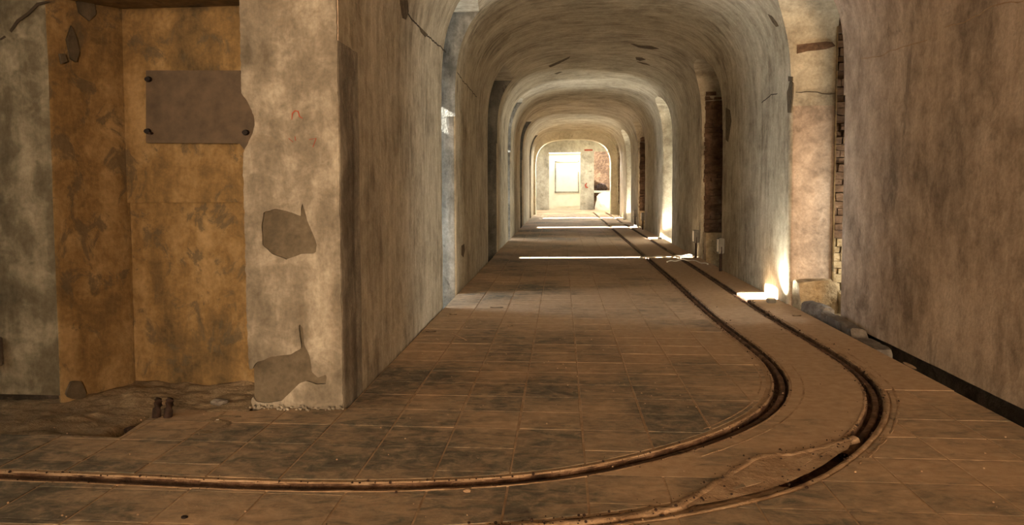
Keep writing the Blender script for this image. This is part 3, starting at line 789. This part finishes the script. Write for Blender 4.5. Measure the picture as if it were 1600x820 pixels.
boxes('door_panel', [((-.35,49.96,1.05),(.95,50.0,2.8)), ((-.35,49.96,.15),(.95,50.0,.85))], 'door', door, .01)
boxes('door_frame', [((-1.1,49.9,0),(-.95,50.1,3.45)),((1.25,49.9,0),(1.4,50.1,3.45)),((-1.1,49.9,3.3),(1.4,50.1,3.45))], 'white', door)
boxes('panel_moulding', [((-.42,49.93,.98),(-.35,50.,2.87)),((.95,49.93,.98),(1.02,50.,2.87)),((-.42,49.93,2.8),(1.02,50.,2.87)),((-.42,49.93,.98),(1.02,50.,1.05))], 'endwall', door)
area('light_well', (.3,45.2,4.3), (0,0,-1), 3.4, 1.8, 150, CREAM)
area('end_fill', (.5,42.3,3.95), (0,-1,-.35), 3., .5, 700, CREAM)  # added lamp hidden above the ring crown, brightens the far tunnel
area('yard_light', (.2,49.3,4.2), (0,.25,-1), 3.2, 1.0, 105, CREAM)
# right bay of the end wall: brown back wall, ledge and bright rubbish heap
struct(boxes('wall_end_bay', [((1.83,49.4,0),(2.95,49.6,3.4))], 'brick'))
struct(boxes('trim_4', [((1.83,48.9,.98),(2.9,49.4,1.10))], 'white'))
tag(rock('white_heap', (2.55,47.7,.35), (.62,.4,.75), 'white', None, 2., 3, 1., .25), 'bright white rounded heap at the right of the end room', 'heap')
tag(rock('dark_bag', (2.3,49.1,1.28), (.32,.2,.22), 'iron', None, 5., 3), 'dark lumpy bundle lying on the white ledge in the end room', 'bundle')
e1 = bpy.data.objects
strokes('red_mark', [[(1.28,48.19,3.42),(1.75,48.19,3.42)]], .09, 'red', (0,-1,0), None, .01)
o = bpy.data.objects['red_mark']; tag(o, 'red painted bar high on the end wall beside the lintel', 'painted mark')
o = strokes('red_mark', [[(1.42,48.19,1.55),(1.34,48.19,1.42),(1.38,48.19,1.30),(1.5,48.19,1.28)]], .05, 'red', (0,-1,0), None, .01)
tag(o, 'small red painted scrawl on the end wall right of the door', 'painted mark')

# ------------------------------------------------------------------ steel plate in the recess
plt = [(228,110),(375,110),(379,150),(388,160),(398,176),(403,196),(400,214),(392,232),(382,234),(374,224),(228,223)]
pp = [P2(x,y,5.44) for x,y in plt]
plate = sheet('steel_plate', pp, [], lambda u,v,d: (u,5.44+d,v), .03, 'plate')
tag(plate, 'dull brown steel plate with three holes bolted across the ochre recess', 'plate')
for (x,y) in ((232,124),(231,205),(384,207)):
    q = ony(x,y,5.44); bm = bmesh.new()
    bmesh.ops.create_cone(bm, cap_ends=True, segments=14, radius1=.020, radius2=.015, depth=.02, matrix=Matrix.Translation((q.x,5.43,q.z)) @ Matrix.Rotation(math.pi/2,4,'X') @ Matrix.Scale(1.35,4,(1,0,0)))
    bobj('bolt', bm, 'bolt', plate)
q = ony(238,208,5.44); tube('bolt_stub', [(q.x,5.44,q.z),(q.x,5.40,q.z-.004)], .009, 'iron', plate)
# junction box on the grey wall
jb = boxes('junction_box', [((-3.85,5.04,.24),(-3.665,5.10,.43))], 'kerb', None, .006)
tag(jb, 'small grey metal box fixed low on the grey wall at the left edge', 'box')
boxes('box_cover', [((-3.84,5.03,.255),(-3.68,5.045,.415))], 'steel', jb, .003)
# dark iron stubs in the broken ground
for px, lab in ((246,'left of two dark iron stubs sticking out of the broken ground'), (264,'right of two dark iron stubs sticking out of the broken ground')):
    q = onz(px, 655, -.02)
    s = empty('iron_stub', (q.x, q.y, -.045)); s.scale = (.85,.85,1.25); tag(s, lab, 'iron stub')
    tube('stub_body', [(0,-.03,-.03),(.0,-.02,.03),(.002,-.005,.07),(.004,.008,.095),(.004,.016,.112),(.004,.02,.12),(.004,.022,.123)], lambda t: .031*math.sqrt(max(.04,1-(max(0,t-.45)/.56)**2)), 'iron', s, 14, .1)
    tube('stub_spike', [(0,-.02,-.03),(-.008,-.06,.03)], .012, 'iron', s, 8, .3)
q = onz(205,671,-.03); tag(rock('iron_lump', (q.x,q.y,-.035), (.045,.03,.025), 'iron', None, 4.), 'dark rusty lump in the trench left of the stubs', 'lump')
for (x,y,r,m_,nm,lab) in ((254,612,.016,'bolt','stone_chip','black pebble on the earth behind the iron stubs'), (237,621,.014,'white','stone_chip','pale pebble just left behind the iron stubs'),(260,614,.012,'white','stone_chip','pale pebble beside the black pebble in the recess'),
        (340,657,.010,'white','stone_chip','pale chip on the slab in front of the recess'), (343,631,.045,'kerb','stone_chip','flat grey stone flake on the earth near the pier'),
        (288,809,.012,'bolt','stone_chip','small black lump on the tile at the bottom left'), (730,768,.014,'mud','stone_chip','sandy crumb just below the inner groove'),
        (640,443,.014,'bolt','stone_chip','dark crumb in the joint right of the pier')):
    z = -.0 if y > 640 else .0; q = onz(x,y,z); tag(rock(nm, (q.x,q.y,z+r*.3), (r*1.3,r,r*.6), m_, None, x), lab, 'stone')
def leaf(px, py, s, ang, lab):
    q = onz(px, py); bm = bmesh.new(); n = 10; top = []
    for i in range(n): 
        t = 2*math.pi*i/n; top.append(bm.verts.new((s*1.6*math.cos(t), s*.6*math.sin(t), .004+.006*math.cos(t)**2+.003*math.sin(3*t))))
    bot = [bm.verts.new(v.co+Vector((0,0,-.002))) for v in top]
    bm.faces.new(top); bm.faces.new(bot[::-1])
    for i in range(n): bm.faces.new((top[i],bot[i],bot[(i+1)%n],top[(i+1)%n]))
    o = bobj('dry_leaf', bm, 'leaf'); o.location = (q.x,q.y,0); o.rotation_euler.z = ang; tag(o, lab, 'leaf')
leaf(776,481,.05,.1,'dark dry leaf lying in the pale light band on the floor')
leaf(673,519,.035,.3,'dark dry leaf on the floor along the left wall')
leaf(708,492,.03,-.2,'small dry leaf near the end of the left wall')
leaf(797,510,.02,.4,'tiny dry leaf just before the pale light band')
leaf(1245,494,.03,0,'dark dry leaf on the slab beside the outer groove')
o = tube('straw', [tuple(onz(707,521))[:2]+(.004,), tuple(onz(716,526))[:2]+(.008,), tuple(onz(729,532))[:2]+(.004,)], .004, 'mud'); tag(o, 'pale bent straw lying on the tiles before the light band', 'straw')

# ------------------------------------------------------------------ floodlights on posts at the brick openings
def flood(x, y, lab, s=1., hgt=.42):
    e = empty('floodlight_post', (x,y,0)); tag(e, lab, 'floodlight')
    tube('post', [(0,0,-.15),(0,0,hgt-.1)], .022, 'iron', e)
    boxes('lamp_housing', [((-.05,-.07,hgt-.13),(.05,.07,hgt+.12))], 'steel', e, .012)
    boxes('lamp_lens', [((-.058,-.055,hgt-.10),(-.05,.055,hgt+.10))], 'white', e)
    tube('bracket', [(0,-.075,hgt-.02),(0,-.08,hgt-.12),(0,.08,hgt-.12),(0,.075,hgt-.02)], .008, 'iron', e)
flood(2.56,13.75,'grey floodlight on a post at the near side of the nearer brick opening')
flood(2.56,16.25,'grey floodlight on a post at the far side of the nearer brick opening')
flood(2.54,26.6,'grey floodlight on a post at the near side of the farther brick opening')
flood(2.54,29.4,'grey floodlight on a post at the far side of the farther brick opening')
def uplight(x, y, e_, lab):
    e = empty('uplight', (x,y,0)); tag(e, lab, 'uplight')
    boxes('housing', [((-.05,-.05,.0),(.05,.05,.05))], 'steel', e, .008)
    boxes('lens', [((-.04,-.04,.05),(.04,.04,.056))], 'white', e)
    l = bpy.data.lights.new('lamp', 'SPOT'); l.energy = e_; l.spot_size = math.radians(150); l.spot_blend = .9; l.shadow_soft_size = .04; l.color = CREAM
    o = bpy.data.objects.new('lamp', l); C.objects.link(o); o.location = (x,y,.09); look(o, (.1,-.15,1))
uplight(2.47, 10.08, 75, 'small uplight glaring at the foot of the first right opening')
uplight(2.53, 21.9, 90, 'small uplight glaring at the foot of the second bright right opening')
uplight(2.53, 34.2, 130, 'small uplight glaring at the foot of the farthest bright right opening')
# pale cables thrown over the slab beyond the rails
def cable(pts, r, lab):
    P = [onz(*p) for p in pts]; c_ = catmull([Vector((p.x,p.y)) for p in P], 6)
    o = tube('cable', [(p.x,p.y,r+.012*(1+math.sin(i*.9))) for i,p in enumerate(c_)], r, 'cable'); tag(o, lab, 'cable')
cable([(1000,405),(1020,403),(1045,404),(1060,402),(1080,401),(1082,403)], .014, 'pale cable crossing both rails to the floodlights')
cable([(1042,411),(1058,408.5),(1075,408),(1092,411),(1106,415)], .012, 'pale cable looped on the slab beside the outer rail')
cable([(950,352),(965,351),(985,352),(1000,357)], .02, 'pale cable crossing the rails far down the tunnel')

# ------------------------------------------------------------------ cracks and lost plaster on walls and vault
def on_vault(px, py, xa, xb):
    c, h = (xa+xb)/2, (xb-xa)/2; r = ray(px, py); lo, hi = 1., 60.
    def g(t):
        p = Vector((0,0,H))+r*t
        u = abs((p.x-c)/h); return (u if p.z < SPR else (u**NE+max(0,(p.z-SPR)/(CRN-SPR))**NE)**(1/NE))-1
    for _ in range(50):
        m_ = (lo+hi)/2
        if g(m_) > 0: hi = m_
        else: lo = m_
    p = Vector((0,0,H))+r*lo
    n = Vector((c-p.x,0,2.0-p.z)).normalized() if p.z > SPR else Vector((math.copysign(1,c-p.x),0,0))
    u = (p.x-c)/h; v = max(0,(p.z-SPR)/(CRN-SPR))
    n = Vector((-math.copysign(abs(u)**(NE-1),u)/h, 0, -(v**(NE-1))/(CRN-SPR))).normalized()
    return p, n
def chip(name, pix, mat, surf, parent, th=.004, seed=0):
    """flaked patch: outline given on the surface"""
    P = [surf(x,y) for x,y in pix]; n = sum((q[1] for q in P), Vector()).normalized(); bm = bmesh.new()
    t = [bm.verts.new(q[0]+n*th) for q in P]; b = [bm.verts.new(q[0]-n*.01) for q in P]; m_ = len(P)
    bm.faces.new(t); bm.faces.new(b[::-1])
    for i in range(m_): bm.faces.new((t[i],b[i],b[(i+1)%m_],t[(i+1)%m_]))
    return bobj(name, bm, mat, parent)
def vs2(x, y): return on_vault(x, y, XL, XR)
def vs1(x, y): return on_vault(x, y, XL, XR1)
for pix in ([(1200,22),(1206,25),(1214,35),(1217,41),(1213,42),(1206,33)], [(985,68),(1000,71),(1018,72),(1030,76),(1018,77),(998,74)], [(993,89),(1003,90),(1009,93),(1000,95),(994,93)],
            [(995,96),(1010,99),(1016,102),(1005,100)], [(857,103),(872,96),(891,88),(889,91),(874,99),(860,105)], [(866,115),(874,112),(879,112),(870,116)],
            [(1235,125),(1239,130),(1239,145),(1236,176),(1231,176),(1230,145)], [(1232,119),(1238,120),(1238,127),(1232,127)], [(1134,168),(1141,172),(1143,190),(1138,222),(1134,218)],
            [(721,384),(725,381),(726,390),(724,402),(721,398)]):
    chip('plaster_chip', pix, 'chip', vs2, v2)
for pix in ([(624,0),(637,0),(638,18),(634,31),(628,28)], [(654,40),(662,48),(668,54),(664,58),(657,50)]):
    chip('plaster_chip', pix, 'chip', vs1, v1)
def crk(pix, surf, w_, parent, mat='crack', seed=0):
    P = [surf(x,y) for x,y in pix]; n = P[len(P)//2][1]
    pts = []
    for (a,_),(b,_) in zip(P[:-1],P[1:]):
        k = max(1,int((b-a).length/.06))
        for i in range(k):
            p = a.lerp(b,i/k); pts.append(p+Vector((0,nz(p,9,seed),nz(p,9,seed+4)))*.02)
    pts.append(P[-1][0])
    return strokes('crack', [pts], w_, mat, n, parent, .003)
crk([(636,20),(650,38),(668,56),(682,68),(697,82)], vs1, .007, v1)
crk([(1345,92),(1375,88),(1390,80),(1420,70),(1450,62)], lambda x,y: (onx(x,y,XR1-.004), Vector((-1,0,0))), .004, v1, 'grout')
crk([(1475,46),(1500,36),(1530,25),(1550,10),(1570,3),(1600,2)], lambda x,y: (onx(x,y,XR1-.004), Vector((-1,0,0))), .004, v1, 'grout')
crk([(1190,161),(1205,148),(1215,146)], vs2, .006, v2)
crk([(714,112),(722,125),(735,140),(745,152)], vs2, .005, v2)
sfg = lambda x,y: (ony(x,y,5.09), Vector((0,-1,0)))
wf = bpy.data.objects['wall_front']
crk([(0,60),(12,52),(28,34),(45,24),(60,10),(78,2)], sfg, .010, wf)
# lost plaster at the top of the first reveal
jy = GR[0][1]
chip('plaster_chip', [(1245,70),(1262,68),(1290,65),(1300,66),(1305,72),(1290,77),(1262,80),(1245,84)], 'brick', lambda x,y: (ony(x,y,jy-.002), Vector((0,-1,0))), v2, .012)
crk([(1243,145),(1260,143),(1285,147),(1306,146)], lambda x,y: (ony(x,y,jy-.004), Vector((0,-1,0))), .005, v2)
# bare patches in the ochre recess
for pix in ([(103,62),(110,40),(118,58),(123,82),(118,97),(110,92)], [(118,2),(146,6),(149,22),(138,33),(122,20)], [(92,84),(100,84),(104,96),(95,100)]):
    t = [ony(x,y,5.0) for x,y in pix]
    def sp(x,y):
        # intersection with the splayed jamb from (-3.255,5.075) to (-2.99,5.49)
        r = ray(x,y); a_, b_ = Vector((-3.255,5.075)), Vector((-2.99,5.49)); d = b_-a_; nn = Vector((d.y,-d.x)).normalized()
        tt = a_.dot(nn)/(r.x*nn.x+r.y*nn.y); return (Vector((0,0,H))+r*tt, Vector((nn.x,nn.y,0)))
    chip('plaster_chip', pix, 'render', sp, spl, .014)

chip('plaster_chip', [(118+(14+3*math.sin(a*3))*math.cos(a),609+(17+3*math.cos(a*2))*math.sin(a)) for a in [i*.35 for i in range(18)]], 'render', sp, spl, .012)
